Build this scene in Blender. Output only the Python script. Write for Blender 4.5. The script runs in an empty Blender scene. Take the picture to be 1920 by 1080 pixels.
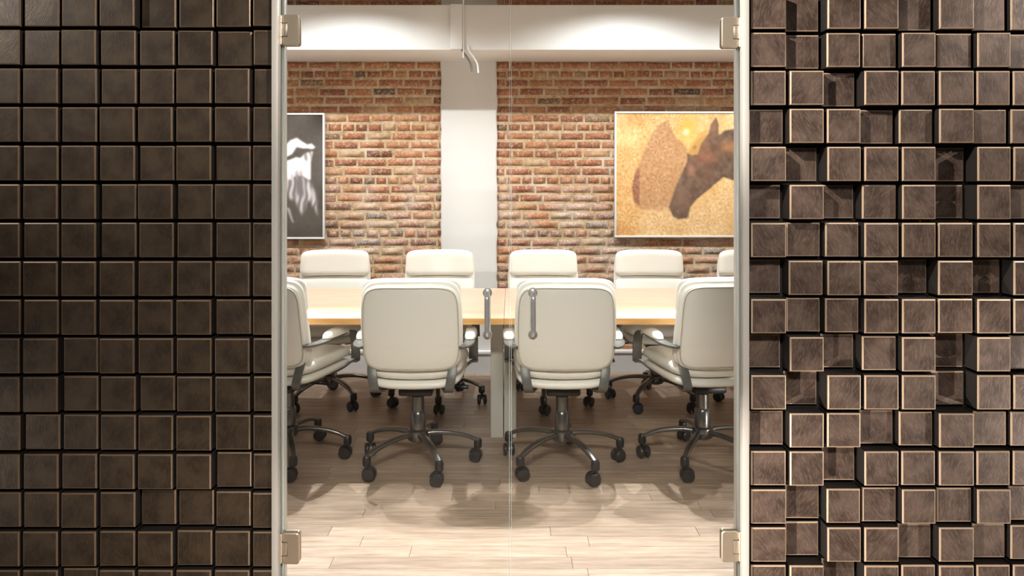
import bpy, bmesh, math, random
import numpy as np
from mathutils import Vector, Matrix
random.seed(7)
rng = np.random.default_rng(7)
sc = bpy.context.scene
col = sc.collection
pi = math.pi

# ------------------------------------------------------------------ camera
F = 1400.0; CX = 957.0; CY = 353.0; EYE = 1.40          # focal in px of the 1920x1080 frame, principal point
cam_d = bpy.data.cameras.new('camera'); cam = bpy.data.objects.new('camera', cam_d); col.objects.link(cam)
cam.location = (0, 0, EYE); cam.rotation_euler = (pi / 2, 0, 0)
cam_d.sensor_width = 36; cam_d.sensor_fit = 'HORIZONTAL'; cam_d.lens = F / 1920 * 36
cam_d.shift_x = (960 - CX) / 1920; cam_d.shift_y = -(540 - CY) / 1920
cam_d.clip_start = 0.05
sc.camera = cam
# ------------------------------------------------------------------ world, view
w = bpy.data.worlds.new('World'); sc.world = w; w.use_nodes = True
w.node_tree.nodes['Background'].inputs[0].default_value = (1.0, 0.93, 0.84, 1)
w.node_tree.nodes['Background'].inputs[1].default_value = 0.065
sc.view_settings.view_transform = 'Standard'; sc.view_settings.look = 'None'
sc.view_settings.gamma = 1; sc.view_settings.use_curve_mapping = False
sc.view_settings.exposure = 0.12
sc.cycles.use_denoising = True
sc.cycles.max_bounces = 10; sc.cycles.transparent_max_bounces = 16
sc.cycles.sample_clamp_indirect = 6
# ------------------------------------------------------------------ lamps
def spot(name, loc, target, power, cone, blend=.4, r=.03, c=(1, .93, .84)):
    l = bpy.data.lights.new(name, 'SPOT'); l.energy = power; l.spot_size = math.radians(cone); l.spot_blend = blend
    l.shadow_soft_size = r; l.color = c
    o = bpy.data.objects.new(name, l); col.objects.link(o); o.location = loc
    o.rotation_euler = (Vector(target) - Vector(loc)).to_track_quat('-Z', 'Y').to_euler()
    return o
# two rows of track lamps over the conference table
LC = (.93, .965, 1)
for (x, y, p) in [(-2.3, 4.5, 110), (-1.12, 4.5, 135), (.8, 4.5, 135), (2.1, 4.5, 110)]:
    spot('track_lamp', (x, y, 2.96), (x, y - .45, 0), p, 150, .5, .015, LC)
for (x, y, p) in [(-2.7, 4.3, 260), (-1.9, 4.3, 270), (-1.12, 4.3, 300), (.8, 4.3, 300), (1.55, 4.3, 270), (2.5, 4.3, 260)]:
    spot('track_lamp', (x, y, 2.96), (x * .7, 2.62, 0), p, 52, .6, .012, LC)
# corridor: a ceiling luminaire behind the viewer, unseen high and low spots added to graze the block walls
l = bpy.data.lights.new('corridor_lamp', 'AREA'); l.energy = 25; l.shape = 'RECTANGLE'; l.size = 1.0; l.size_y = .2; l.color = (1, .975, .94); l.spread = math.radians(62)
o = bpy.data.objects.new('corridor_lamp', l); col.objects.link(o); o.location = (0, -.5, 2.97); o.rotation_euler = (math.radians(45), 0, 0)
WC = (1, .95, .89)
K = 1.4
spot('added_high_spot', (-.30, 1.50, 2.55), (1.34, 2.5, 1.80), 198 * K, 44, .55, .01, WC)
spot('added_high_spot', (3.4, 1.50, 2.55), (2.1, 2.5, 1.80), 142 * K, 38, .5, .01, WC)
spot('added_low_spot', (-.30, 1.50, .02), (1.34, 2.5, .32), 142 * K, 42, .55, .01, WC)
spot('added_low_spot', (3.4, 1.50, .02), (2.1, 2.5, .35), 111 * K, 36, .5, .01, WC)
spot('added_high_spot', (.15, 1.4, 2.6), (-1.10, 2.5, 2.0), 92 * K, 44, .9, .01, WC)
spot('added_high_spot', (-3.0, 1.4, 2.6), (-1.75, 2.5, 1.9), 75 * K, 46, .9, .01, WC)
spot('added_low_spot', (.15, 1.4, .02), (-1.05, 2.5, .15), 34 * K, 38, .9, .01, WC)
spot('added_low_spot', (-3.0, 1.4, .02), (-1.75, 2.5, .45), 12 * K, 40, .9, .01, WC)

# ------------------------------------------------------------------ helpers
def X(px, d): return (px - CX) * d / F
def Z(py, d): return EYE - (py - CY) * d / F
def tag(o, label=None, cat=None, group=None, kind=None):
    if label: o['label'] = label
    if cat: o['category'] = cat
    if group: o['group'] = group
    if kind: o['kind'] = kind
    return o
def empty(name, loc=(0, 0, 0), rz=0, parent=None):
    o = bpy.data.objects.new(name, None); col.objects.link(o); o.location = loc; o.rotation_euler = (0, 0, rz)
    o.empty_display_size = .1; o.parent = parent
    return o
def link(name, me, parent=None, loc=(0, 0, 0), rot=(0, 0, 0), scale=(1, 1, 1)):
    o = bpy.data.objects.new(name, me); col.objects.link(o); o.parent = parent
    o.location = loc; o.rotation_euler = rot; o.scale = scale
    return o
def mesh(name, verts, faces, mat, smooth=None):
    me = bpy.data.meshes.new(name); me.from_pydata([tuple(v) for v in verts], [], faces)
    me.materials.append(mat)
    bm = bmesh.new(); bm.from_mesh(me); bmesh.ops.recalc_face_normals(bm, faces=bm.faces); bm.to_mesh(me); bm.free()
    if smooth is not None:
        for p in me.polygons: p.use_smooth = True
        me.set_sharp_from_angle(angle=math.radians(smooth))
    me.update(); return me
def box_bm(bm, x0, x1, y0, y1, z0, z1):
    vs = [bm.verts.new(p) for p in ((x0, y0, z0), (x1, y0, z0), (x1, y1, z0), (x0, y1, z0), (x0, y0, z1), (x1, y0, z1), (x1, y1, z1), (x0, y1, z1))]
    for f in ((0, 3, 2, 1), (4, 5, 6, 7), (0, 1, 5, 4), (1, 2, 6, 5), (2, 3, 7, 6), (3, 0, 4, 7)):
        bm.faces.new([vs[i] for i in f])
def bm_mesh(name, bm, mat, smooth=None):
    me = bpy.data.meshes.new(name); bm.to_mesh(me); bm.free(); me.materials.append(mat)
    if smooth is not None:
        for p in me.polygons: p.use_smooth = True
        me.set_sharp_from_angle(angle=math.radians(smooth))
    return me
def box(name, x0, x1, y0, y1, z0, z1, mat, parent=None, bev=0, seg=2):
    bm = bmesh.new(); box_bm(bm, x0, x1, y0, y1, z0, z1)
    if bev: bmesh.ops.bevel(bm, geom=bm.edges[:], offset=bev, segments=seg, affect='EDGES', profile=.5)
    return link(name, bm_mesh(name, bm, mat, 40 if bev else None), parent)
def lathe(name, prof, mat, parent=None, n=24, loc=(0, 0, 0), rot=(0, 0, 0), smooth=35):
    vs, fs = [], []
    for (r, z) in prof:
        for k in range(n): a = 2 * pi * k / n; vs.append((r * math.cos(a), r * math.sin(a), z))
    for i in range(len(prof) - 1):
        for k in range(n): k2 = (k + 1) % n; fs.append((i * n + k, i * n + k2, (i + 1) * n + k2, (i + 1) * n + k))
    fs.append(tuple(range(n - 1, -1, -1))); fs.append(tuple(range((len(prof) - 1) * n, len(prof) * n)))
    return link(name, mesh(name, vs, fs, mat, smooth), parent, loc, rot)
def catmull(pts, n):
    pts = [Vector(p) for p in pts]; P = [pts[0] * 2 - pts[1]] + pts + [pts[-1] * 2 - pts[-2]]; out = []
    for i in range(1, len(P) - 2):
        a, b, c, d = P[i - 1:i + 3]
        for k in range(n):
            t = k / n; out.append(.5 * ((2 * b) + (c - a) * t + (2 * a - 5 * b + 4 * c - d) * t * t + (3 * b - a - 3 * c + d) * t ** 3))
    return out + [pts[-1]]
def sweep(name, path, sect, mat, parent=None, side=None, scales=None, smooth=40):
    """sweep a 2D section (s,t) along a path; side = fixed sideways vector for s"""
    vs, fs = [], []; m = len(sect)
    for i, p in enumerate(path):
        tan = (path[min(i + 1, len(path) - 1)] - path[max(i - 1, 0)]).normalized()
        s = Vector(side) if side is not None else tan.orthogonal()
        s = (s - tan * s.dot(tan)).normalized(); t = tan.cross(s)
        k = scales[i] if scales else 1
        for (a, b) in sect: vs.append(p + s * a * k + t * b * k)
    for i in range(len(path) - 1):
        for j in range(m): j2 = (j + 1) % m; fs.append((i * m + j, i * m + j2, (i + 1) * m + j2, (i + 1) * m + j))
    fs.append(tuple(range(m - 1, -1, -1))); fs.append(tuple(range((len(path) - 1) * m, len(path) * m)))
    return link(name, mesh(name, vs, fs, mat, smooth), parent)
def rrect(w, h, r, n=3):
    out = []
    for (cx, cy, a0) in ((w / 2 - r, h / 2 - r, 0), (-w / 2 + r, h / 2 - r, 90), (-w / 2 + r, -h / 2 + r, 180), (w / 2 - r, -h / 2 + r, 270)):
        for k in range(n + 1): a = math.radians(a0 + 90 * k / n); out.append((cx + r * math.cos(a), cy + r * math.sin(a)))
    return out
def circ(r, n=12): return [(r * math.cos(2 * pi * k / n), r * math.sin(2 * pi * k / n)) for k in range(n)]
def pillow(name, a, b, n, tf, tb, fn, mat, parent=None, p=4., rings=10, nt=56):
    """closed cushion over a superellipse outline; fn maps (u,v,w)->xyz"""
    vs, fs = [], []
    rr = [math.sin(pi / 2 * (i + 1) / rings) for i in range(rings)]
    def outl(t):
        c, s = math.cos(t), math.sin(t)
        return a * math.copysign(abs(c) ** (2 / n), c), b * math.copysign(abs(s) ** (2 / n), s)
    ts = []
    for k in range(nt):
        t = 2 * pi * k / nt; ts.append(t - .25 * math.sin(4 * t) * .55)
    def prof(r): return max(0., 1 - r ** p) ** (1 / 2.2)
    vs.append(fn(0, 0, tf))
    for r in rr:
        for t in ts: u, v = outl(t); vs.append(fn(u * r, v * r, tf * prof(r)))
    base = 1 + rings * nt
    for r in rr[:-1]:
        for t in ts: u, v = outl(t); vs.append(fn(u * r, v * r, -tb * prof(r)))
    vs.append(fn(0, 0, -tb)); last = len(vs) - 1
    F_ = lambda i, k: 1 + i * nt + k % nt
    B_ = lambda i, k: base + i * nt + k % nt if i < rings - 1 else 1 + (rings - 1) * nt + k % nt
    for k in range(nt):
        fs.append((0, F_(0, k), F_(0, k + 1))); fs.append((last, B_(0, k + 1), B_(0, k)))
        for i in range(rings - 1):
            fs.append((F_(i, k), F_(i + 1, k), F_(i + 1, k + 1), F_(i, k + 1)))
            fs.append((B_(i, k), B_(i, k + 1), B_(i + 1, k + 1), B_(i + 1, k)))
    return link(name, mesh(name, vs, fs, mat, 60), parent)
def copy_tree(o, parent=None):
    c = o.copy(); col.objects.link(c); c.parent = parent
    for ch in o.children: copy_tree(ch, c)
    return c

# ------------------------------------------------------------------ materials
def srgb(r, g, b):
    f = lambda v: (v / 255 / 12.92) if v / 255 <= .04045 else ((v / 255 + .055) / 1.055) ** 2.4
    return (f(r), f(g), f(b), 1)
class NT:
    def __init__(s, name):
        s.m = bpy.data.materials.new(name); s.m.use_nodes = True; s.t = s.m.node_tree; s.n = s.t.nodes; s.b = s.n['Principled BSDF']
    def add(s, ty, **kw):
        nd = s.n.new(ty)
        for k, v in kw.items():
            if k in nd.inputs: nd.inputs[k].default_value = v
            else: setattr(nd, k, v)
        return nd
    def link(s, a, b): s.t.links.new(a, b)
    def coord(s, out='Object', scale=(1, 1, 1), loc=None):
        tc = s.add('ShaderNodeTexCoord'); mp = s.add('ShaderNodeMapping'); mp.inputs['Scale'].default_value = scale
        s.link(tc.outputs[out], mp.inputs[0]); return mp.outputs[0]
    def noise(s, vec, scale, detail=4, rough=.55):
        nd = s.add('ShaderNodeTexNoise'); nd.inputs['Scale'].default_value = scale; nd.inputs['Detail'].default_value = detail
        nd.inputs['Roughness'].default_value = rough; s.link(vec, nd.inputs['Vector']); return nd.outputs[0]
    def ramp(s, fac, stops):
        nd = s.add('ShaderNodeValToRGB'); e = nd.color_ramp.elements
        while len(e) < len(stops): e.new(.5)
        for k, (p, c) in enumerate(stops): e[k].position = p; e[k].color = c if len(c) == 4 else (*c, 1)
        s.link(fac, nd.inputs[0]); return nd.outputs[0]
    def mix(s, fac, a, b, mode='MIX'):
        nd = s.add('ShaderNodeMix', data_type='RGBA', blend_type=mode)
        for sock, v in ((nd.inputs[0], fac), (nd.inputs[6], a), (nd.inputs[7], b)):
            if hasattr(v, 'links'): s.link(v, sock)
            else: sock.default_value = v
        return nd.outputs[2]
    def math(s, op, a, b=0., clamp=False):
        nd = s.add('ShaderNodeMath', operation=op, use_clamp=clamp)
        for sock, v in ((nd.inputs[0], a), (nd.inputs[1], b)):
            if hasattr(v, 'links'): s.link(v, sock)
            else: sock.default_value = v
        return nd.outputs[0]
    def bump(s, h, strength=.2, dist=.01):
        nd = s.add('ShaderNodeBump'); nd.inputs['Strength'].default_value = strength; nd.inputs['Distance'].default_value = dist
        s.link(h, nd.inputs['Height']); s.link(nd.outputs[0], s.b.inputs['Normal'])
    def set(s, **kw):
        for k, v in kw.items():
            k = k.replace('_', ' ')
            if hasattr(v, 'links'): s.link(v, s.b.inputs[k])
            else: s.b.inputs[k].default_value = v
        return s
def plain(name, c, rough=.5, metal=0., var=.06, scale=12, bump=0.):
    t = NT(name); v = t.coord(); nz = t.noise(v, scale)
    c2 = tuple(max(0, x * (1 - 2 * var)) for x in c[:3]) + (1,)
    t.set(Base_Color=t.mix(nz, c, c2), Roughness=rough, Metallic=metal)
    if bump: t.bump(nz, bump, .004)
    return t.m
LEATHER = plain('cream_leather', srgb(238, 233, 221), .42, 0, .02, 40, .05)
PLASTIC = plain('black_plastic', srgb(26, 26, 28), .38, 0, .1)
GUNMETAL = plain('gunmetal', srgb(118, 116, 112), .28, .9, .05)
STRAPM = plain('grey_enamel', srgb(104, 102, 96), .42, .25, .04)
CHROME = plain('chrome', srgb(236, 234, 230), .15, .8, .02)
NICKEL = plain('brushed_nickel', srgb(205, 188, 165), .33, .85, .04, 60)
WHITE = plain('white_paint', srgb(232, 230, 226), .5, 0, .02, 3, .04)
PLASTER = plain('white_plaster', srgb(222, 218, 212), .7, 0, .04, 5, .25)
JAMBM = plain('cream_aluminium', srgb(184, 177, 167), .4, .1, .02)
TRIMG = plain('grey_white_trim', srgb(205, 202, 200), .5, 0, .03)
GABLE = plain('grey_laminate', srgb(205, 200, 188), .45, 0, .02)
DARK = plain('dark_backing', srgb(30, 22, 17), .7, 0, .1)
CEILM = plain('ceiling_paint', srgb(235, 230, 222), .8, 0, .02)
SEAMM = plain('seam_thread', srgb(196, 188, 170), .6)

def wood_mat(name, cols, axis_scale, rough=.4, rand=True, bump=.05):
    t = NT(name); v = t.coord('Object', axis_scale)
    oi = t.add('ShaderNodeObjectInfo'); ge = t.add('ShaderNodeNewGeometry')
    r = t.math('FRACT', t.math('ADD', oi.outputs['Random'], ge.outputs['Random Per Island']))
    off = t.add('ShaderNodeCombineXYZ'); t.link(t.math('MULTIPLY', r, 37.), off.inputs[0]); t.link(t.math('MULTIPLY', r, 91.), off.inputs[1])
    va = t.add('ShaderNodeVectorMath', operation='ADD'); t.link(v, va.inputs[0]); t.link(off.outputs[0], va.inputs[1])
    n1 = t.noise(va.outputs[0], 3.2, 6, .62); n2 = t.noise(va.outputs[0], 14, 3, .5)
    f = t.math('ADD', t.math('MULTIPLY', n1, .75), t.math('MULTIPLY', n2, .25))
    c = t.ramp(f, [(.3, cols[0]), (.5, cols[1]), (.68, cols[2])])
    if rand:
        tint = t.ramp(r, [(0, (.80, .78, .76)), (.5, (.97, .96, .95)), (1, (1.08, 1.08, 1.08))])
        c = t.mix(1., c, tint, 'MULTIPLY')
    t.set(Base_Color=c, Roughness=rough); t.bump(f, bump, .002)
    return t.m
FLOORM = wood_mat('oak_planks', [srgb(130, 107, 87), srgb(156, 135, 115), srgb(177, 158, 139)], (1.2, 14, 14), .42)
TABLEM = wood_mat('maple_top', [srgb(206, 172, 142), srgb(217, 186, 158), srgb(225, 197, 171)], (.8, 16, 16), .34, False, .01)
EDGEM = wood_mat('maple_edge', [srgb(196, 142, 78), srgb(212, 160, 96), srgb(222, 176, 112)], (.8, 16, 16), .4, False, .01)

def brick_mat():
    t = NT('old_brick'); tc = t.add('ShaderNodeTexCoord'); ge = t.add('ShaderNodeNewGeometry'); oi = t.add('ShaderNodeObjectInfo')
    r = t.math('FRACT', t.math('ADD', oi.outputs['Random'], ge.outputs['Random Per Island']))
    base = t.ramp(r, [(0, srgb(112, 70, 56)), (.10, srgb(152, 92, 66)), (.35, srgb(172, 108, 74)), (.55, srgb(186, 124, 84)), (.72, srgb(164, 102, 72)),
                      (.84, srgb(188, 138, 98)), (.94, srgb(186, 156, 120)), (.98, srgb(104, 82, 68)), (1, srgb(80, 66, 58))])
    pos = ge.outputs['Position']
    n1 = t.noise(pos, 22, 5, .6); n2 = t.noise(pos, 90, 4, .6); n3 = t.noise(pos, 3.0, 4, .6); n4 = t.noise(pos, 45, 3, .7)
    c = t.mix(t.ramp(n1, [(.42, (0, 0, 0)), (.68, (.5, .5, .5))]), base, srgb(120, 66, 46))
    c = t.mix(t.ramp(n4, [(.50, (0, 0, 0)), (.66, (.8, .8, .8))]), c, srgb(200, 172, 136))     # mortar smears
    gs = t.add('ShaderNodeSeparateXYZ'); t.link(tc.outputs['Generated'], gs.inputs[0])
    ed = lambda o, k: t.math('MULTIPLY', t.math('MINIMUM', o, t.math('SUBTRACT', 1., o)), k)
    e = t.math('MINIMUM', ed(gs.outputs[0], .18), ed(gs.outputs[2], .054))
    e = t.math('ADD', e, t.math('MULTIPLY', t.math('SUBTRACT', t.noise(pos, 60, 3, .6), .5), .022))
    c = t.mix(t.ramp(t.math('MULTIPLY', e, 100.), [(.12, (.9, .9, .9)), (.32, (0, 0, 0))]), c, srgb(198, 170, 132))   # ragged mortar over the arrises
    sep = t.add('ShaderNodeSeparateXYZ'); t.link(pos, sep.inputs[0])
    # lime bloom on the middle band of the wall
    band = t.ramp(t.math('MULTIPLY', sep.outputs[2], .4), [(.20, (.75, .75, .75)), (.50, (.85, .85, .85)), (.66, (.08, .08, .08)), (1, (0, 0, 0))])
    bl = t.math('MULTIPLY', band, t.ramp(n3, [(.42, (0, 0, 0)), (.62, (1, 1, 1))]))
    c = t.mix(t.math('MULTIPLY', bl, t.ramp(n2, [(.35, (.25, .25, .25)), (.62, (1, 1, 1))])), c, srgb(212, 196, 182))
    t.set(Base_Color=c, Roughness=.85); t.bump(t.math('ADD', n2, n1), .3, .004)
    return t.m
BRICK = brick_mat()
def mortar_mat():
    t = NT('mortar'); ge = t.add('ShaderNodeNewGeometry'); n = t.noise(ge.outputs['Position'], 30, 5, .65); n2 = t.noise(ge.outputs['Position'], 4, 3)
    c = t.ramp(n, [(.3, srgb(150, 122, 92)), (.55, srgb(196, 168, 130)), (.75, srgb(214, 194, 162))])
    t.set(Base_Color=t.mix(t.ramp(n2, [(.45, (0, 0, 0)), (.7, (.5, .5, .5))]), c, srgb(220, 208, 194)), Roughness=.9); t.bump(n, .7, .01)
    return t.m
MORTAR = mortar_mat()
def block_mat(name, ca, cb, cc):
    t = NT(name); tc = t.add('ShaderNodeTexCoord'); oi = t.add('ShaderNodeObjectInfo'); ge = t.add('ShaderNodeNewGeometry')
    r = t.math('FRACT', t.math('ADD', oi.outputs['Random'], ge.outputs['Random Per Island']))
    off = t.add('ShaderNodeCombineXYZ'); t.link(t.math('MULTIPLY', r, 53.), off.inputs[0]); t.link(t.math('MULTIPLY', r, 29.), off.inputs[2])
    va = t.add('ShaderNodeVectorMath', operation='ADD'); t.link(ge.outputs['Position'], va.inputs[0]); t.link(off.outputs[0], va.inputs[1])
    vr = t.add('ShaderNodeVectorRotate', rotation_type='Y_AXIS'); t.link(va.outputs[0], vr.inputs['Vector']); t.link(t.math('MULTIPLY', t.math('SUBTRACT', r, .5), 1.5), vr.inputs['Angle'])
    mp = t.add('ShaderNodeMapping'); mp.inputs['Scale'].default_value = (170, 60, 42); t.link(vr.outputs[0], mp.inputs[0])
    br = t.noise(mp.outputs[0], 1.0, 4, .7); cl = t.noise(va.outputs[0], 14, 3, .5)
    c = t.mix(t.ramp(cl, [(.38, (0, 0, 0)), (.62, (1, 1, 1))]), ca, cb)
    c = t.mix(t.ramp(br, [(.46, (0, 0, 0)), (.75, (.6, .6, .6))]), c, cc)
    t.set(Base_Color=c, Metallic=.35, Roughness=t.ramp(br, [(.3, (.5, .5, .5)), (.7, (.34, .34, .34))])); t.bump(br, .25, .002)
    return t.m
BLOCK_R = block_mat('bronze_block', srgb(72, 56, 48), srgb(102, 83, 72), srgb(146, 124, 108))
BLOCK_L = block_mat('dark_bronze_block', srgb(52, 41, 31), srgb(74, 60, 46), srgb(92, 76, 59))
EDGE_OF = {'bronze_block': plain('bronze_edge_highlight', srgb(212, 182, 152), .35, .3, .15, 30), 'dark_bronze_block': plain('dark_edge_highlight', srgb(132, 108, 84), .4, .3, .2, 30)}  # paler bevel colours stand in for light caught on the block edges
def glass_mat():
    m = bpy.data.materials.new('clear_glass'); m.use_nodes = True; t = m.node_tree; t.nodes.clear()
    o = t.nodes.new('ShaderNodeOutputMaterial'); mx = t.nodes.new('ShaderNodeMixShader'); tr = t.nodes.new('ShaderNodeBsdfTransparent'); gl = t.nodes.new('ShaderNodeBsdfGlossy')
    fr = t.nodes.new('ShaderNodeFresnel'); fr.inputs[0].default_value = 1.45; tr.inputs[0].default_value = (.975, .985, .98, 1); gl.inputs['Roughness'].default_value = 0
    t.links.new(fr.outputs[0], mx.inputs[0]); t.links.new(tr.outputs[0], mx.inputs[1]); t.links.new(gl.outputs[0], mx.inputs[2]); t.links.new(mx.outputs[0], o.inputs[0])
    return m
GLASS = glass_mat()
GEDGE = plain('glass_edge', srgb(214, 222, 214), .2)
def print_mat(name, rough):
    t = NT(name); a = t.add('ShaderNodeAttribute', attribute_name='Col'); t.set(Base_Color=a.outputs['Color'], Roughness=rough); return t.m

# ------------------------------------------------------------------ setting: floor
D_DOOR, D_WALL, D_BEAM = 2.50, 5.714, 5.22
ZC = 3.05
ROOM_X = 3.1
fl = box('floor', -4.2, 4.2, -1.5, 5.95, -.10, -.022, DARK); tag(fl, 'pale oak strip floor running through the glass doors', kind='structure')
PW = .085; gap = .0006
plank_me = {}
def plank_mesh(L):
    if L not in plank_me:
        b = .0008; h = .022; x = L / 2 - gap; y = PW / 2 - gap
        vs = [(sx * x, sy * y, -h) for sx, sy in ((-1, -1), (1, -1), (1, 1), (-1, 1))] + [(sx * x, sy * y, -b) for sx, sy in ((-1, -1), (1, -1), (1, 1), (-1, 1))] + \
             [(sx * (x - b), sy * (y - b), 0) for sx, sy in ((-1, -1), (1, -1), (1, 1), (-1, 1))]
        fs = [(8, 9, 10, 11)] + [(i, (i + 1) % 4, 4 + (i + 1) % 4, 4 + i) for i in range(4)] + [(4 + i, 4 + (i + 1) % 4, 8 + (i + 1) % 4, 8 + i) for i in range(4)]
        plank_me[L] = mesh('plank', vs, fs, FLOORM)
    return plank_me[L]
rest = []
y = -1.5; nplank = 0
while y < 5.9:
    x = -4.2 - random.random() * 1.2; yc = y + PW / 2
    while x < 4.2:
        L = random.choice((.6, .9, 1.2, 1.2, 1.5)); xc = x + L / 2
        vis = 2.62 < yc < 5.7 and (xc + L / 2) > -.80 * max(yc, 2.5) / 2.5 and (xc - L / 2) < .80 * max(yc, 2.5) / 2.5
        if vis and nplank < 296: link('plank', plank_mesh(L), fl, (xc, yc, 0)); nplank += 1
        else: rest.append((xc, yc, L))
        x += L
    y += PW
vs, fs = [], []
for (xc, yc, L) in rest:
    me = plank_mesh(L); b = len(vs)
    vs += [(v.co.x + xc, v.co.y + yc, v.co.z) for v in me.vertices]; fs += [tuple(b + i for i in p.vertices) for p in me.polygons]
tag(link('planks_beyond_view', mesh('planks_beyond_view', vs, fs, FLOORM), fl), kind='stuff')

# ------------------------------------------------------------------ setting: brick back wall in two bays, pillar, beam, baseboard
COURSE = .0677; BW = .2; MJ = .013
PIL0, PIL1 = X(827, D_WALL), X(932, D_WALL)
variants = []
for k in range(10):
    vs = []
    def jit(s): return (random.random() - .5) * s
    pts = ((-.5, -.5), (-.17, -.5), (.17, -.5), (.5, -.5), (.5, .5), (.17, .5), (-.17, .5), (-.5, .5))
    ring = [(px * (1 - abs(jit(.05))), pz * (1 - abs(jit(.3)))) for (px, pz) in pts]
    for (px, pz) in ring: vs.append((px, .06, pz))
    for (px, pz) in ring: vs.append((px, .003, pz))
    for (px, pz) in ring: vs.append((px * .985, jit(.002), pz * .93))
    fs = []
    for lv in (0, 8):
        for i in range(8): fs.append((lv + i, lv + (i + 1) % 8, lv + 8 + (i + 1) % 8, lv + 8 + i))
    fs += [(16, 17, 22, 23), (17, 18, 21, 22), (18, 19, 20, 21)]
    variants.append(mesh('brick', vs, fs, BRICK, 30))
def in_view(xc, zc, hw):
    px = CX + xc * F / D_WALL; py = CY + (EYE - zc) * F / D_WALL
    if px + hw * 245 < 538 or px - hw * 245 > 1373: return False
    if px < 606 and 218 < py < 442: return False          # behind the paintings
    if px - hw * 245 > 1156 and 215 < py < 440: return False
    return 108 < py < 540 and True
def brick_bay(name, x0, x1, label):
    wl = box(name, x0, x1, D_WALL + .0005, D_WALL + .2, 0, ZC + .25, MORTAR); tag(wl, label, kind='structure')
    extra = []; n = 0; zc = COURSE / 2 + .004; ci = 0
    while zc < ZC + .2:
        header = ci % 6 == 3
        L = .098 if header else BW; x = x0 - (0 if ci % 2 else L / 2)
        while x < x1 - .01:
            a = max(x, x0); b = min(x + L * (1 + jit(.3)), x1)
            if b - a > .02:
                xc = (a + b) / 2; wd = b - a - MJ; ht = COURSE - MJ - random.random() * .004; zz = zc + jit(.005); yy = D_WALL + jit(.0035)
                vme = random.choice(variants)
                if in_view(xc, zz, wd / 2) and n < 298:
                    n += 1; link('brick', vme, wl, (xc, yy - .0025, zz), (0, jit(.02), 0), (wd, 1, ht))
                else: extra.append((vme, xc, yy - .0025, zz, wd, ht))
            x = b if b > a else x + L
        zc += COURSE; ci += 1
    vs, fs = [], []
    for (vme, xc, yy, zz, wd, ht) in extra:
        b = len(vs); vs += [(v.co.x * wd + xc, v.co.y + yy, v.co.z * ht + zz) for v in vme.vertices]; fs += [tuple(b + i for i in p.vertices) for p in vme.polygons]
    tag(link('bricks_beyond_view', mesh('bricks_beyond_view', vs, fs, BRICK, 30), wl), kind='stuff')
    print(name, 'bricks', n)
brick_bay('wall_back_left', -ROOM_X, PIL0 + .01, 'exposed old brick wall bay left of the white pillar')
brick_bay('wall_back_right', PIL1 - .01, ROOM_X, 'exposed old brick wall bay right of the white pillar')
bm = bmesh.new()                                                      # pillar with slightly ragged plaster edges
zs = np.linspace(0, ZC + .25, 60)
prev = None
for z in zs:
    a = PIL0 + jit(.008); b = PIL1 + jit(.012)
    row = [bm.verts.new(p) for p in ((a, D_WALL + .1, z), (a, D_WALL - .022, z), (a + .012, D_WALL - .035, z), (b - .012, D_WALL - .035, z), (b, D_WALL - .022, z), (b, D_WALL + .1, z))]
    if prev:
        for i in range(5): bm.faces.new((prev[i], prev[i + 1], row[i + 1], row[i]))
    prev = row
tag(link('wall_pillar', bm_mesh('wall_pillar', bm, PLASTER, 60)), 'white plastered pillar between the two brick bays', kind='structure')
bb = Z(116, D_WALL); bt = Z(9, D_BEAM)
tag(box('ceiling_beam', -ROOM_X, ROOM_X, D_BEAM, D_WALL - .01, bb, bt, WHITE, bev=.006), 'white boxed beam across the top of the brick wall', kind='structure')
for nm, a, b in (('baseboard_left', -ROOM_X, PIL0), ('baseboard_right', PIL1, ROOM_X), ('baseboard_pillar', PIL0 - .012, PIL1 + .012)):
    y1 = D_WALL - (.047 if nm.endswith('pillar') else .012)
    e = empty(nm); tag(e, 'tall grey-white baseboard below the ' + {'left': 'left brick bay', 'right': 'right brick bay', 'pillar': 'white pillar'}[nm.split('_')[1]], kind='structure')
    box('board', a, b, y1 - .015, D_WALL + .004, 0, .142, TRIMG, e); box('cap_moulding', a, b, y1 - .024, D_WALL + .004, .142, .168, WHITE, e, .006)
# room side walls, ceiling (all white paint)
tag(box('wall_left', -ROOM_X - .1, -ROOM_X, 2.60, 5.92, 0, ZC + .25, PLASTER), 'white plaster side wall at the far left of the room', kind='structure')
tag(box('wall_right', ROOM_X, ROOM_X + .1, 2.60, 5.92, 0, ZC + .25, PLASTER), 'white plaster side wall at the far right of the room', kind='structure')
tag(box('ceiling', -ROOM_X - .1, ROOM_X + .1, 2.5, 5.92, ZC, ZC + .1, CEILM), 'plain white ceiling of the meeting room', kind='structure')

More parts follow.
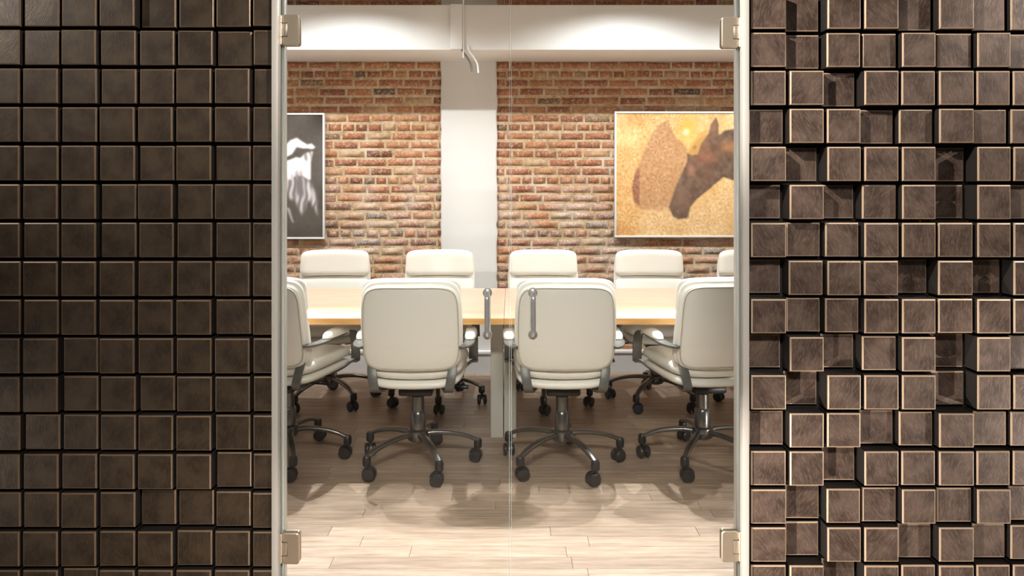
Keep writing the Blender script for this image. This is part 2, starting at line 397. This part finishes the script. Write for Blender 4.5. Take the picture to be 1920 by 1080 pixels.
# ------------------------------------------------------------------ setting: block-clad front walls
JX = .793
Y_FRONT = 2.495
def block_mesh(bw, bh, mat, bev=.0045):
    D = .076
    q = ((-1, -1), (1, -1), (1, 1), (-1, 1)); b2 = bev
    vs = [(sx * bw / 2, D, sz * bh / 2) for sx, sz in q] + [(sx * bw / 2, b2, sz * bh / 2) for sx, sz in q] + \
         [(sx * (bw / 2 - b2 * .35), b2 * .35, sz * (bh / 2 - b2 * .35)) for sx, sz in q] + [(sx * (bw / 2 - b2), 0, sz * (bh / 2 - b2)) for sx, sz in q]
    fs = [(12, 13, 14, 15)]
    for lv in (0, 4, 8): fs += [(lv + i, lv + (i + 1) % 4, lv + 4 + (i + 1) % 4, lv + 4 + i) for i in range(4)]
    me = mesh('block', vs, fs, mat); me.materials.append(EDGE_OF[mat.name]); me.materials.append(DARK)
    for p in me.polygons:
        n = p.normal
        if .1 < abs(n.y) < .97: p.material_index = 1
        elif abs(n.y) <= .1: p.material_index = 2  # dark side faces paint deeper shade into the gaps and recesses
    return me
def block_wall(name, label, xg, yg, depth, mat, x_lim):
    wl = box(name, min(x_lim), max(x_lim), Y_FRONT + .076, Y_FRONT + .13, 0, ZC, DARK); tag(wl, label, kind='structure')
    cache = {}; extra = []; n = 0
    for ci in range(len(xg) - 1):
        for ri in range(len(yg) - 1):
            a, b = X(xg[ci], D_DOOR) + .006, X(xg[ci + 1], D_DOOR) - .006
            t, u = Z(yg[ri], D_DOOR) - .006, Z(yg[ri + 1], D_DOOR) + .006
            u = max(u, .004); t = min(t, ZC - .01)
            if t - u < .02 or b - a < .012: continue
            key = (round(b - a, 3), round(t - u, 3))
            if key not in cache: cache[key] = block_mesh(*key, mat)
            p = ((a + b) / 2, Y_FRONT + depth(ci, ri), (t + u) / 2)
            vis = xg[ci + 1] > 4 and xg[ci] < 1916 and yg[ri + 1] > 4 and yg[ri] < 1076
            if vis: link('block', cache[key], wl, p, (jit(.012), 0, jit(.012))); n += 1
            else: extra.append((cache[key], p))
    vs, fs = [], []
    for (me, p) in extra:
        b = len(vs); vs += [(v.co.x + p[0], v.co.y + p[1], v.co.z + p[2]) for v in me.vertices]; fs += [tuple(b + i for i in q.vertices) for q in me.polygons]
    tag(link('blocks_beyond_view', mesh('blocks_beyond_view', vs, fs, mat), wl), kind='stuff')
    print(name, 'blocks', n)
U = .030
RT = ["0 1.5 0 0 1 0 1 .6".split(), "0 1.4 .2 .6 0 .5 0 1".split(), ".1 0 1.6 0 .15 0 .15 .2".split(), "1 0 .1 1.3 .7 0 .8 .6".split(),
      "0 2.0 0 0 0 1.9 0 .1".split(), "1.9 0 1.9 .6 0 2.1 0 1".split(), "0 1.1 .6 0 0 .25 0 .1".split(), "1.9 .3 0 .1 1.9 .2 1.9 .1".split()]
RT = [[float(v) for v in r] for r in RT]
r_y0 = 521.5 - 7.5 * 71.3                                             # top of row 0
yg_r = [r_y0 + 71.3 * k for k in range(-12, 18)]
def dep_r(ci, ri):
    r = ri - 12
    if r < 0: r = (-r) % 7
    if r > 7: r = 14 - r
    r = max(0, min(7, r)) if r >= 0 else 2
    c = ci if ci < 8 else (15 - ci) % 8
    return RT[r][c] * U
xg_r = [1404.5, 1477, 1547.5, 1617, 1687.5, 1757, 1828.5, 1897.5, 1967, 2037, 2107, 2178]
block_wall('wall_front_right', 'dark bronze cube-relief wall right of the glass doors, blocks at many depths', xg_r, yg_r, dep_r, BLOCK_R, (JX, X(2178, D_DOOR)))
xg_l = [-246.5, -174.5, -102.7, -31, 40.8, 112.3, 184, 256, 327.5, 400, 471.5, 513 + 2.5]
yg_l = [125 + 72.3 * k for k in range(-14, 15)]
rl = random.Random(3)
dl = {}
for c in range(20):
    for r in range(-2, 40): dl[(c, r)] = rl.choice((0, 0, 0, .12, .2, .3, .45)) * U
dl[(7, 12)] = dl[(7, 25)] = .9 * U; dl[(9, 13)] = .9 * U; dl[(8, 12)] = .8 * U; dl[(10, 14)] = .5 * U; dl[(9, 24)] = .7 * U; dl[(7, 19 + 3)] = .6 * U; dl[(8, 25)] = .8 * U; dl[(5, 22)] = .5 * U; dl[(7, 16)] = .5 * U
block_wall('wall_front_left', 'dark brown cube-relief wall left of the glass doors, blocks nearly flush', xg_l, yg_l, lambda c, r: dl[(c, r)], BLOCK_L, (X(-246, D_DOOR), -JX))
tag(box('wall_front_header', -JX, JX, Y_FRONT + .01, Y_FRONT + .105, 2.24, ZC, PLASTER), 'plain wall strip above the glass doors', kind='structure')

# ------------------------------------------------------------------ door frame and glass doors
def jamb(name, s, label):
    e = empty(name); tag(e, label, kind='structure')
    def bx(n, xa, xb, ya, yb, m=JAMBM, bev=.0015): box(n, min(s * xa, s * xb), max(s * xa, s * xb), ya, yb, .0, 2.24, m, e, bev)
    bx('casing', .793, .772, 2.478, 2.515); bx('stop', .793, .764, 2.5265, 2.556); bx('core', .793, .7785, 2.515, 2.5265, STRAPM, 0)
jamb('trim_1', -1, 'slim cream metal door jamb left of the glass doors'); jamb('trim_2', 1, 'slim cream metal door jamb right of the glass doors')
tag(box('trim_3', -.793, .793, 2.478, 2.556, 2.19, 2.24, JAMBM, None, .0015), 'slim cream metal head above the glass doors', kind='structure')
G0, G1 = 2.513, 2.523
def hinge_mesh_plate(wd, ht, th, r, mat, name, parent, loc, notch=None):
    sec = rrect(wd, ht, r, 5); n = len(sec)
    vs = [(a, th, b) for a, b in sec] + [(a, .0025, b) for a, b in sec] + [(a * (1 - .005 / wd), 0, b * (1 - .005 / ht)) for a, b in sec]
    fs = [tuple(range(2 * n, 3 * n)), tuple(range(n - 1, -1, -1))]
    for lv in (0, n): fs += [(lv + i, lv + (i + 1) % n, lv + n + (i + 1) % n, lv + n + i) for i in range(n)]
    return link(name, mesh(name, vs, fs, mat, 30), parent, loc)
def glass_door(name, s, label, hz):
    d = empty(name, (s * .7705, 2.518, 0)); tag(d, label, kind='structure')
    ox, oy = s * .7705, 2.518
    def L(o): o.location = (o.location.x - ox, o.location.y - oy, o.location.z); return o
    xa, xb = sorted((s * .7675, s * .0028))
    bm = bmesh.new(); box_bm(bm, xa, xb, G0, G1, .012, 2.185); bmesh.ops.bevel(bm, geom=bm.edges[:], offset=.0012, segments=1, affect='EDGES')
    me = bm_mesh('glass_pane', bm, GLASS); me.materials.append(GEDGE)
    for p in me.polygons:
        if abs(p.normal.y) < .95: p.material_index = 1
    L(link('glass_pane', me, d))
    for z in hz:
        h = empty('hinge', (s * .742, G0 - .0095, z), 0, d); L(h)
        hx = lambda v: s * (v - .742)
        hinge_mesh_plate(.056, .104, .0095, .009, NICKEL, 'clamp_plate', h, (s * (.737 - .742), 0, 0))
        hinge_mesh_plate(.056, .104, .0095, .009, NICKEL, 'back_plate', h, (s * (.737 - .742), .0195 , 0))
        a, b = sorted((hx(.766), hx(.748)))
        o = box('knuckle_leaf', a, b, -.0012, .004, -.0215, .0215, NICKEL, h, .0008)
        a, b = sorted((hx(.7496), hx(.7470))); box('leaf_slot', a, b, -.0006, .001, -.0225, .0225, PLASTIC, h)
        for zz in (-.0222, .0222):
            a, b = sorted((hx(.766), hx(.7470))); box('leaf_slot', a, b, -.0006, .001, zz - .0011, zz + .0011, PLASTIC, h)
        lathe('barrel', [(.0032, -.05), (.0052, -.048), (.0052, -.025), (.0036, -.024), (.0036, -.0222), (.006, -.022), (.006, .022), (.0036, .0222), (.0036, .024), (.0052, .025), (.0052, .048), (.0032, .05)], NICKEL, h, 14, (hx(.7705), .004, 0))
        a, b = sorted((hx(.7785), hx(.7735))); box('jamb_plate', a, b, -.001 - .024, .008, -.052, .052, NICKEL, h, .001)
    # pull handle: a bent tube each side of the glass with flange rings
    hx0 = X(914, G0) if s < 0 else X(999, G0); zt, zb = Z(549, G0), Z(628, G0)
    hd = empty('pull_handle', (hx0, G0, (zt + zb) / 2), 0, d); L(hd); hh = (zt - zb) / 2
    for sy, y0 in ((-1, 0.), (1, G1 - G0)):
        path = catmull([(0, y0, hh), (0, y0 + sy * .028, hh), (0, y0 + sy * .043, hh - .008), (0, y0 + sy * .048, hh - .026), (0, y0 + sy * .048, 0), (0, y0 + sy * .048, -hh + .026), (0, y0 + sy * .043, -hh + .008), (0, y0 + sy * .028, -hh), (0, y0, -hh)], 6)
        sweep('grip_bar', path, circ(.0088, 14), CHROME, hd, (1, 0, 0), smooth=60)
        for zz in (hh, -hh):
            lathe('flange', [(.0158, 0), (.0158, .004), (.0125, .0065), (.009, .0075)], CHROME, hd, 20, (0, y0, zz), (pi / 2 if sy < 0 else -pi / 2, 0, 0))
    return d
glass_door('door_1', -1, 'left frameless glass door leaf with two nickel hinges', (Z(57, G0), Z(1027, G0)))
glass_door('door_2', 1, 'right frameless glass door leaf with two nickel hinges', (Z(61.5, G0), Z(1023, G0)))

# ------------------------------------------------------------------ conference tables
T0, T1 = 3.733, 4.86
SEAM = X(945, T0)
def table(x0, x1, legs, label):
    e = empty('conference_table', ((x0 + x1) / 2, (T0 + T1) / 2, 0)); cx, cy = (x0 + x1) / 2, (T0 + T1) / 2
    tag(e, label, 'table', 'joined conference tables')
    g = .0008
    def bx(n, a, b, c, d_, z0, z1, m, bev=.002, par=e): return box(n, a - cx, b - cx, c - cy, d_ - cy, z0, z1, m, par, bev)
    bx('tabletop', x0 + g, x1 - g, T0 + .002, T1 - .002, .7185, .75, TABLEM)
    bx('edge_band', x0 + g, x1 - g, T0, T0 + .004, .718, .7492, EDGEM, .0008); bx('edge_band', x0 + g, x1 - g, T1 - .004, T1, .718, .7492, EDGEM, .0008)
    for (a, b) in legs: bx('panel_leg', a, b, 4.19, 4.40, 0, .718, GABLE, .003)
    bx('support_rail', x0 + .12, x1 - .12, 4.25, 4.33, .668, .718, PLASTIC, .003)
table(-2.15, SEAM, [(X(920, 4.19), X(943.5, 4.19)), (-2.0, -1.925)], 'pale maple conference table left of the centre seam, white office chairs around it')
table(SEAM, 2.15, [(X(945, 4.19), X(968, 4.19)), (1.925, 2.0)], 'pale maple conference table right of the centre seam, white office chairs around it')

# ------------------------------------------------------------------ office chair
def make_chair():
    c = empty('office_chair')
    # seat: two stacked cushions, saddle-curved, front at +y
    def seat_fn(zc, grow):
        def f(u, v, w):
            wide = 1 + .05 * (v / .25) + grow
            dip = -.016 * (1 - (u / .25) ** 2) * (1 - max(0, v) / .5)
            fall = -.015 * max(0, (v - .12) / .14) ** 2
            return (u * wide, v + .035, zc + w + dip + fall)
        return f
    pillow('seat_cushion', .240, .262, 5, .040, .034, seat_fn(.524, .012), LEATHER, c, 9)
    pillow('seat_base', .238, .260, 5, .024, .028, seat_fn(.470, 0), LEATHER, c, 9)
    # backrest: leaning, lumbar curve
    def spine(z):
        t = (z - .51) / .46
        return -.238 - .085 * t - .02 * math.sin(pi * t)
    def hw(z):
        t = (z - .51) / .46
        return (1.0 + .03 * math.sin(pi * min(1, max(0, t)) * .9) - .045 * max(0, t - .45))
    def back_fn(zc, y_off, curve=.035, bow=.0):
        def f(u, v, w):
            z = zc + v
            zz = z + bow * (1 - (u / .24) ** 2)
            return (u * hw(z), spine(z) + y_off + w + curve * (u / .235) ** 2, zz)
        return f
    pillow('back_shell', .229, .208, 6.5, .012, .014, back_fn(.738, 0., .035), LEATHER, c, 10)
    pillow('back_pad', .236, .221, 6.5, .020, .018, back_fn(.747, .028), LEATHER, c, 10)
    pillow('back_cushion', .230, .143, 7, .036, .012, back_fn(.655, .045), LEATHER, c, 8)
    pillow('head_cushion', .233, .089, 6.5, .046, .014, back_fn(.882, .047, .035, .006), LEATHER, c, 8)
    # piping round the rear shell
    pth = []
    f = back_fn(.738, -.0125)
    for k in range(72):
        t = 2 * pi * k / 72; t -= .14 * math.sin(4 * t); n = 6.5
        cc, ss = math.cos(t), math.sin(t)
        pth.append(Vector(f(.219 * math.copysign(abs(cc) ** (2 / n), cc), .198 * math.copysign(abs(ss) ** (2 / n), ss), 0)))
    pth.append(pth[0].copy())
    sweep('piping', pth, circ(.0028, 6), SEAMM, c, (0, 1, 0.01), smooth=70)
    for s in (-1, 1):
        # flat steel strap from backrest under the seat
        p = catmull([(s * .193, -.215, .560), (s * .192, -.230, .53), (s * .186, -.242, .49), (s * .178, -.241, .446), (s * .170, -.2, .422), (s * .14, -.06, .412)], 6)
        sweep('back_strap', p, rrect(.044, .009, .003, 2), STRAPM, c, (1, 0, 0))
        # arm: flat loop
        x = s * .27
        p = catmull([(s * .225, -.262, .648), (s * .25, -.235, .648), (s * .268, -.17, .648), (x, -.05, .650), (x, .08, .652), (x, .15, .648), (x, .198, .628), (x, .224, .585), (x, .232, .53), (x, .234, .482)], 6)
        sweep('arm_frame', p, rrect(.050, .012, .003, 2), STRAPM, c, (1, 0, 0))
        p = catmull([(s * .295, .21, .478), (s * .262, .21, .474), (s * .235, .20, .455), (s * .20, .18, .430), (s * .14, .14, .412)], 5)
        sweep('arm_bracket', p, rrect(.050, .010, .003, 2), STRAPM, c, (0, 1, 0))
        def pad(u, v, w, x=x): return (x + u, v + .005, .658 + w - .05 * max(0, v / .13) ** 3 * .5)
        pillow('arm_pad', .030, .128, 3.2, .034, .004, pad, LEATHER, c, 3.5, 7, 36)
    box('tilt_mechanism', -.085, .085, -.11, .13, .372, .412, PLASTIC, c, .012)
    p = catmull([(.05, .02, .39), (.17, .03, .392), (.225, .03, .385)], 5)
    lv = sweep('lever', p, circ(.005, 8), PLASTIC, c, (0, 1, 0))
    lathe('lever_knob', [(.006, -.02), (.012, -.016), (.012, .016), (.006, .02)], PLASTIC, c, 12, (.235, .03, .384), (0, pi / 2, 0))
    lathe('gas_lift', [(.014, .30), (.014, .38)], CHROME, c, 18)
    lathe('lift_cover', [(.040, .165), (.041, .262), (.036, .272), (.033, .276), (.031, .348), (.026, .352)], GUNMETAL, c, 28)
    b = empty('star_base', (0, 0, 0), 0, c)
    lathe('hub', [(.034, .118), (.05, .128), (.056, .15), (.052, .176), (.040, .184)], GUNMETAL, b, 28)
    for k in range(5):
        a = 2 * pi * k / 5; R = Matrix.Rotation(a, 3, 'Z')
        p = [R @ q for q in catmull([(.035, 0, .156), (.10, 0, .160), (.18, 0, .152), (.25, 0, .134), (.305, 0, .108)], 5)]
        side = R @ Vector((0, 1, 0))
        sweep('base_arm', p, rrect(.036, .022, .008, 3), GUNMETAL, b, side, [1.1 - .3 * i / (len(p) - 1) for i in range(len(p))])
        cs = empty('caster', R @ Vector((.305, 0, 0)), a + random.uniform(-2.6, 2.6), c)
        lathe('stem', [(.017, .070), (.021, .078), (.021, .108), (.016, .118)], PLASTIC, cs, 16)
        # hood between twin wheels
        vs, fs = [], []
        hp = [(math.cos(t) * .035 - .012, math.sin(t) * .035 + .034) for t in np.linspace(-.2, pi * .93, 12)] + [(-.012, .030)]
        for yy in (-.007, .007): vs += [(q[0], yy, q[1]) for q in hp]
        n = len(hp); fs = [tuple(range(n - 1, -1, -1)), tuple(range(n, 2 * n))] + [(i, (i + 1) % n, n + (i + 1) % n, n + i) for i in range(n)]
        link('hood', mesh('hood', vs, fs, PLASTIC, 40), cs)
        for s in (-1, 1):
            lathe('wheel', [(.012, -.0098), (.028, -.0095), (.0315, -.006), (.032, 0), (.0315, .004), (.027, .009), (.010, .011)], PLASTIC, cs, 22, (-.012, s * .0195, .032), (s * -pi / 2, 0, 0))
    return c
proto = make_chair()
near = [(-1.150, 3.86, -13, 3, 'white leather office chair half hidden by the left door jamb, nearer side of table'),
        (-.469, 3.79, 0, 8, 'white leather office chair seen from behind, in front of the left glass door handle'),
        (.262, 3.79, 0, 9, 'white leather office chair seen from behind, overlapped by the right door handle'),
        (.985, 3.83, 9, 24, 'white leather office chair seen from behind, cut by the right door jamb')]
far = [(-1.19, 4.90, 184, -47, 'white leather office chair across the table, below the dark painting'),
       (-.487, 4.91, 180, 62, 'white leather office chair across the table, left one before the white pillar'),
       (.226, 4.91, 180, 50, 'white leather office chair across the table, just right of the white pillar'),
       (.953, 4.90, 180, 20, 'white leather office chair across the table, below the golden painting'),
       (1.665, 4.90, 180, 33, 'white leather office chair across the table, a sliver beside the right jamb')]
chairs = [proto] + [copy_tree(proto) for _ in range(8)]
for o, (x, y, rz, ba, lab) in zip(chairs, near + far):
    o.location = (x, y, 0); o.rotation_euler = (0, 0, math.radians(rz))
    tag(o, lab, 'chair', 'white office chairs around the table')
    d = math.radians(ba - rz)
    for ch in o.children:
        if ch.name.startswith('star_base'): ch.rotation_euler[2] = d
        if ch.name.startswith('caster'):
            v = Matrix.Rotation(d, 3, 'Z') @ Vector(ch.location); ch.location = v; ch.rotation_euler[2] += d + random.uniform(-.5, .5)

# ------------------------------------------------------------------ paintings (flat prints in slim white frames)
def poly_mask(P, xx, yy):
    inside = np.zeros(xx.shape, bool); n = len(P)
    for i in range(n):
        (x1, y1), (x2, y2) = P[i], P[(i + 1) % n]
        if y1 == y2: continue
        c = ((y1 > yy) != (y2 > yy)) & (xx < (x2 - x1) * (yy - y1) / (y2 - y1) + x1)
        inside ^= c
    return inside.astype(float)
def blur(a, k):
    for ax in (0, 1):
        for _ in range(2):
            p = np.pad(a, [(k, k) if i == ax else (0, 0) for i in range(2)], mode='edge'); cs = np.cumsum(p, ax)
            z = np.zeros_like(np.take(cs, [0], ax)); cs = np.concatenate([z, cs], ax)
            m = a.shape[ax]; a = (np.take(cs, range(2 * k + 1, 2 * k + 1 + m), ax) - np.take(cs, range(0, m), ax)) / (2 * k + 1)
    return a
def lerp(img, m, c): return img * (1 - m[..., None]) + np.array(c, float) * m[..., None]
def vnoise(n, k):
    a = blur(rng.random((n, n)), k); return (a - a.mean()) / (a.std() + 1e-6)
def painting(name, x0, x1, z0, z1, img, label, rough):
    yb = D_WALL - .012; cx, cz = (x0 + x1) / 2, z0
    e = empty(name, (cx, yb, cz)); tag(e, label, 'painting', 'framed horse paintings')
    fw = .014
    hw_, H = (x1 - x0) / 2, z1 - z0
    f = empty('frame', (0, 0, 0), 0, e)
    box('frame_rail', -hw_, hw_, -.034, 0, 0, fw, WHITE, f, .002); box('frame_rail', -hw_, hw_, -.034, 0, H - fw, H, WHITE, f, .002)
    box('frame_stile', -hw_, -hw_ + fw, -.034, 0, fw, H - fw, WHITE, f, .002); box('frame_stile', hw_ - fw, hw_, -.034, 0, fw, H - fw, WHITE, f, .002)
    n = img.shape[0]; a = hw_ - fw
    xs = np.linspace(-a, a, n); zs = np.linspace(H - fw, fw, n)
    vs = [(x, -.026, z) for z in zs for x in xs]
    k = n * n; vs += [(-a, -.004, fw), (a, -.004, fw), (a, -.004, H - fw), (-a, -.004, H - fw)]
    fs = [(r * n + c, (r + 1) * n + c, (r + 1) * n + c + 1, r * n + c + 1) for r in range(n - 1) for c in range(n - 1)]
    fs.append((k, k + 3, k + 2, k + 1))
    me = bpy.data.meshes.new('canvas'); me.from_pydata(vs, [], fs); me.materials.append(print_mat(name + '_print', rough))
    at = me.color_attributes.new('Col', 'FLOAT_COLOR', 'POINT')
    im = np.clip(img.reshape(-1, 3) / 255, 0, 1); lin = np.where(im <= .04045, im / 12.92, ((im + .055) / 1.055) ** 2.4)
    buf = np.ones((k + 4, 4), np.float32); buf[:k, :3] = lin
    at.data.foreach_set('color', buf.ravel())
    link('canvas', me, e)
# golden horse, crop frame: 1080 px wide crop of target [1140,200,1400,460] (scale 4.154)
n = 230
gx, gy = np.meshgrid(np.linspace(66, 1003, n), np.linspace(66, 996, n))
img = np.zeros((n, n, 3)) + np.array((226, 178, 112.))
big = vnoise(n, 22); fine = vnoise(n, 1); med = vnoise(n, 5)
ph = np.sin(gx / 62 + np.sin(gy / 40) * 1.2) * np.cos(gy / 62 + np.sin(gx / 37) * 1.2)
rad = np.zeros_like(gx)
for (cx, cy) in ((150, 390), (150, 600), (150, 870), (390, 600), (390, 330), (800, 850), (640, 900), (930, 700), (400, 900), (300, 130), (520, 130)):
    q = np.hypot(gx - cx, gy - cy); rad += np.sin(np.arctan2(gy - cy, gx - cx) * 12) * np.sin(q / 11) * np.exp(-(q / 105) ** 2)
img += big[..., None] * np.array((6, 9, 10.)) + med[..., None] * np.array((4, 6, 7.))
img = lerp(img, np.clip((gx < 240) * .25 + (gy > 760) * .1, 0, 1), (214, 150, 86))
img = lerp(img, blur(poly_mask([(60, 180), (260, 170), (240, 330), (130, 330), (60, 300)], gx, gy), 8) * .8, (243, 206, 138))
img = lerp(img, blur(poly_mask([(380, 160), (300, 290), (245, 440), (200, 540), (185, 640), (200, 745), (260, 800), (420, 810), (520, 790), (560, 560), (610, 430), (610, 320), (520, 250), (460, 110)], gx, gy), 2) * .62, (158, 104, 72))
img = lerp(img, blur(poly_mask([(205, 530), (245, 470), (245, 770), (205, 745), (185, 640)], gx, gy), 1) * .65, (112, 54, 40))
img = lerp(img, blur(poly_mask([(250, 800), (420, 800), (640, 780), (1000, 600), (1000, 1000), (250, 1000)], gx, gy), 9) * .6, (230, 188, 138))
img += (ph * 5 + rad * 26 + fine * 9)[..., None] * np.array((.7, .9, 1.))
head = poly_mask([(830, 95), (850, 150), (848, 235), (900, 195), (1010, 180), (1010, 590), (960, 575), (885, 550), (780, 640), (680, 720), (632, 780), (615, 860), (540, 872), (500, 850), (470, 780), (515, 640), (560, 540), (610, 430), (610, 370), (690, 260), (770, 225), (790, 150)], gx, gy)
hm = blur(head, 1)
hc = np.zeros_like(img) + np.array((72, 50, 40.)) + (vnoise(n, 3) * 9 + fine * 4)[..., None]
for (cx, cy, rx, ry, c, k) in ((750, 400, 90, 60, (142, 78, 56), .8), (640, 500, 34, 60, (168, 106, 84), .7), (930, 320, 70, 50, (176, 108, 58), .7), (815, 170, 40, 90, (146, 98, 66), .7), (740, 300, 60, 60, (132, 78, 56), .6), (560, 700, 90, 110, (112, 78, 66), .8), (760, 540, 60, 90, (104, 62, 48), .5)):
    g = np.exp(-((gx - cx) / rx) ** 2 - ((gy - cy) / ry) ** 2) * k
    hc = hc * (1 - g[..., None]) + np.array(c, float) * g[..., None]
img = img * (1 - hm[..., None]) + hc * hm[..., None]
img = lerp(img, blur(poly_mask([(605, 365), (640, 300), (700, 215), (770, 185), (760, 240), (715, 300), (690, 380), (640, 385)], gx, gy), 1) * .85, (206, 150, 68))
img = lerp(img, blur(poly_mask([(650, 330), (665, 305), (685, 320), (668, 345)], gx, gy), 1) * .7, (128, 84, 52))
img = lerp(img, np.exp(-((gx - 620) / 60) ** 2 - ((gy - 180) / 95) ** 2) * .85, (226, 176, 50))
img = lerp(img, np.exp(-((gx - 602) / 26) ** 2 - ((gy - 208) / 24) ** 2), (255, 246, 200))
img = img * .8 + np.array((236, 206, 160.)) * .2
xr = X(1151, D_WALL)
painting('framed_painting', xr, xr + .957, Z(444.5, D_WALL), Z(210, D_WALL), img, 'square golden painting of a brown horse head, right brick bay', .5)
# white horse on charcoal, crop frame: target [530,200,620,460] scale 4.154; canvas spans crop x -640..320, y 70..1015
n = 200
gx, gy = np.meshgrid(np.linspace(-640, 322, n), np.linspace(72, 1014, n))
img = np.zeros((n, n, 3)) + np.array((88, 80, 72.)) + (vnoise(n, 14) * 5 + vnoise(n, 1) * 1.5)[..., None]
W1 = (238, 234, 232)
streak = np.sin(gx / 7 + np.sin(gy / 130) * 4 + vnoise(n, 6) * .8)
img = lerp(img, blur(poly_mask([(-560, 330), (-420, 240), (-200, 300), (25, 305), (70, 265), (120, 248), (150, 270), (200, 300), (235, 292), (265, 322), (245, 335), (150, 327), (115, 320), (80, 375), (25, 400), (-300, 520), (-560, 640)], gx, gy), 1), W1)
img = lerp(img, blur(poly_mask([(-560, 560), (-200, 470), (25, 430), (110, 398), (150, 400), (185, 365), (245, 350), (228, 440), (225, 580), (160, 545), (110, 540), (70, 570), (25, 580), (-200, 700), (-560, 800)], gx, gy), 1), W1)
img = lerp(img, blur(poly_mask([(150, 345), (240, 345), (225, 430), (170, 420)], gx, gy), 2) * (.35 + .3 * streak), (96, 86, 82))
mane = poly_mask([(-560, 700), (25, 570), (110, 500), (160, 545), (228, 590), (250, 650), (290, 860), (240, 770), (205, 720), (165, 850), (130, 800), (110, 740), (60, 720), (30, 660), (-300, 900), (-560, 900)], gx, gy)
img = lerp(img, blur(mane, 2) * np.clip(.66 + .34 * streak, 0, 1), (204, 194, 196))
img = lerp(img, blur(poly_mask([(140, 480), (165, 590), (170, 700), (120, 690), (105, 600), (120, 530)], gx, gy), 3) * (.6 + .3 * streak), (104, 92, 90))
img = lerp(img, blur(poly_mask([(30, 780), (60, 790), (95, 905), (80, 900), (45, 810)], gx, gy), 1) * .8, (205, 192, 192))
img = lerp(img, blur(poly_mask([(190, 600), (250, 660), (275, 760), (250, 740), (225, 700)], gx, gy), 3) * .8, (232, 226, 228))
xl = X(611, D_WALL)
painting('framed_painting', xl - .957, xl, Z(447.5, D_WALL), Z(213, D_WALL), img, 'charcoal painting of a white horse, left brick bay, cut by door jamb', .45)

# ------------------------------------------------------------------ conduit cover and cables on the beam
xa, xb = X(845, D_BEAM), X(867, D_BEAM)
cc = empty('conduit_cover', ((xa + xb) / 2, D_BEAM, bb)); tag(cc, 'white vertical conduit cover with rod on the beam above the pillar', 'conduit')
wdt = (xb - xa) / 2
box('channel', -wdt, wdt, -.022, 0, .002, bt - bb, WHITE, cc, .003)
lathe('rod', [(.005, -.058), (.005, bt - bb + .06)], WHITE, cc, 10, (wdt + .007, -.012, 0))
for j, (dx, dz, r) in enumerate(((.03, 0, .007), (.075, .01, .006))):
    x0 = (xa + xb) / 2 + dx + .035
    p = catmull([(x0 - .03, D_BEAM - .012, bb + .03), (x0 - .022, D_BEAM - .01, bb - .008), (x0 + .012, D_BEAM + .006, bb - .055), (x0 + .035, D_BEAM + .01, bb - .10), (x0 + .042, D_BEAM + .008, bb - .15 - dz)], 6)
    o = sweep('hanging_cable', p, circ(r, 8), WHITE if j else STRAPM, None, (0, 1, 0))
    tag(o, ('grey', 'white')[j] + ' cable end drooping from the beam in front of the pillar', 'cable', 'cable ends at the beam')
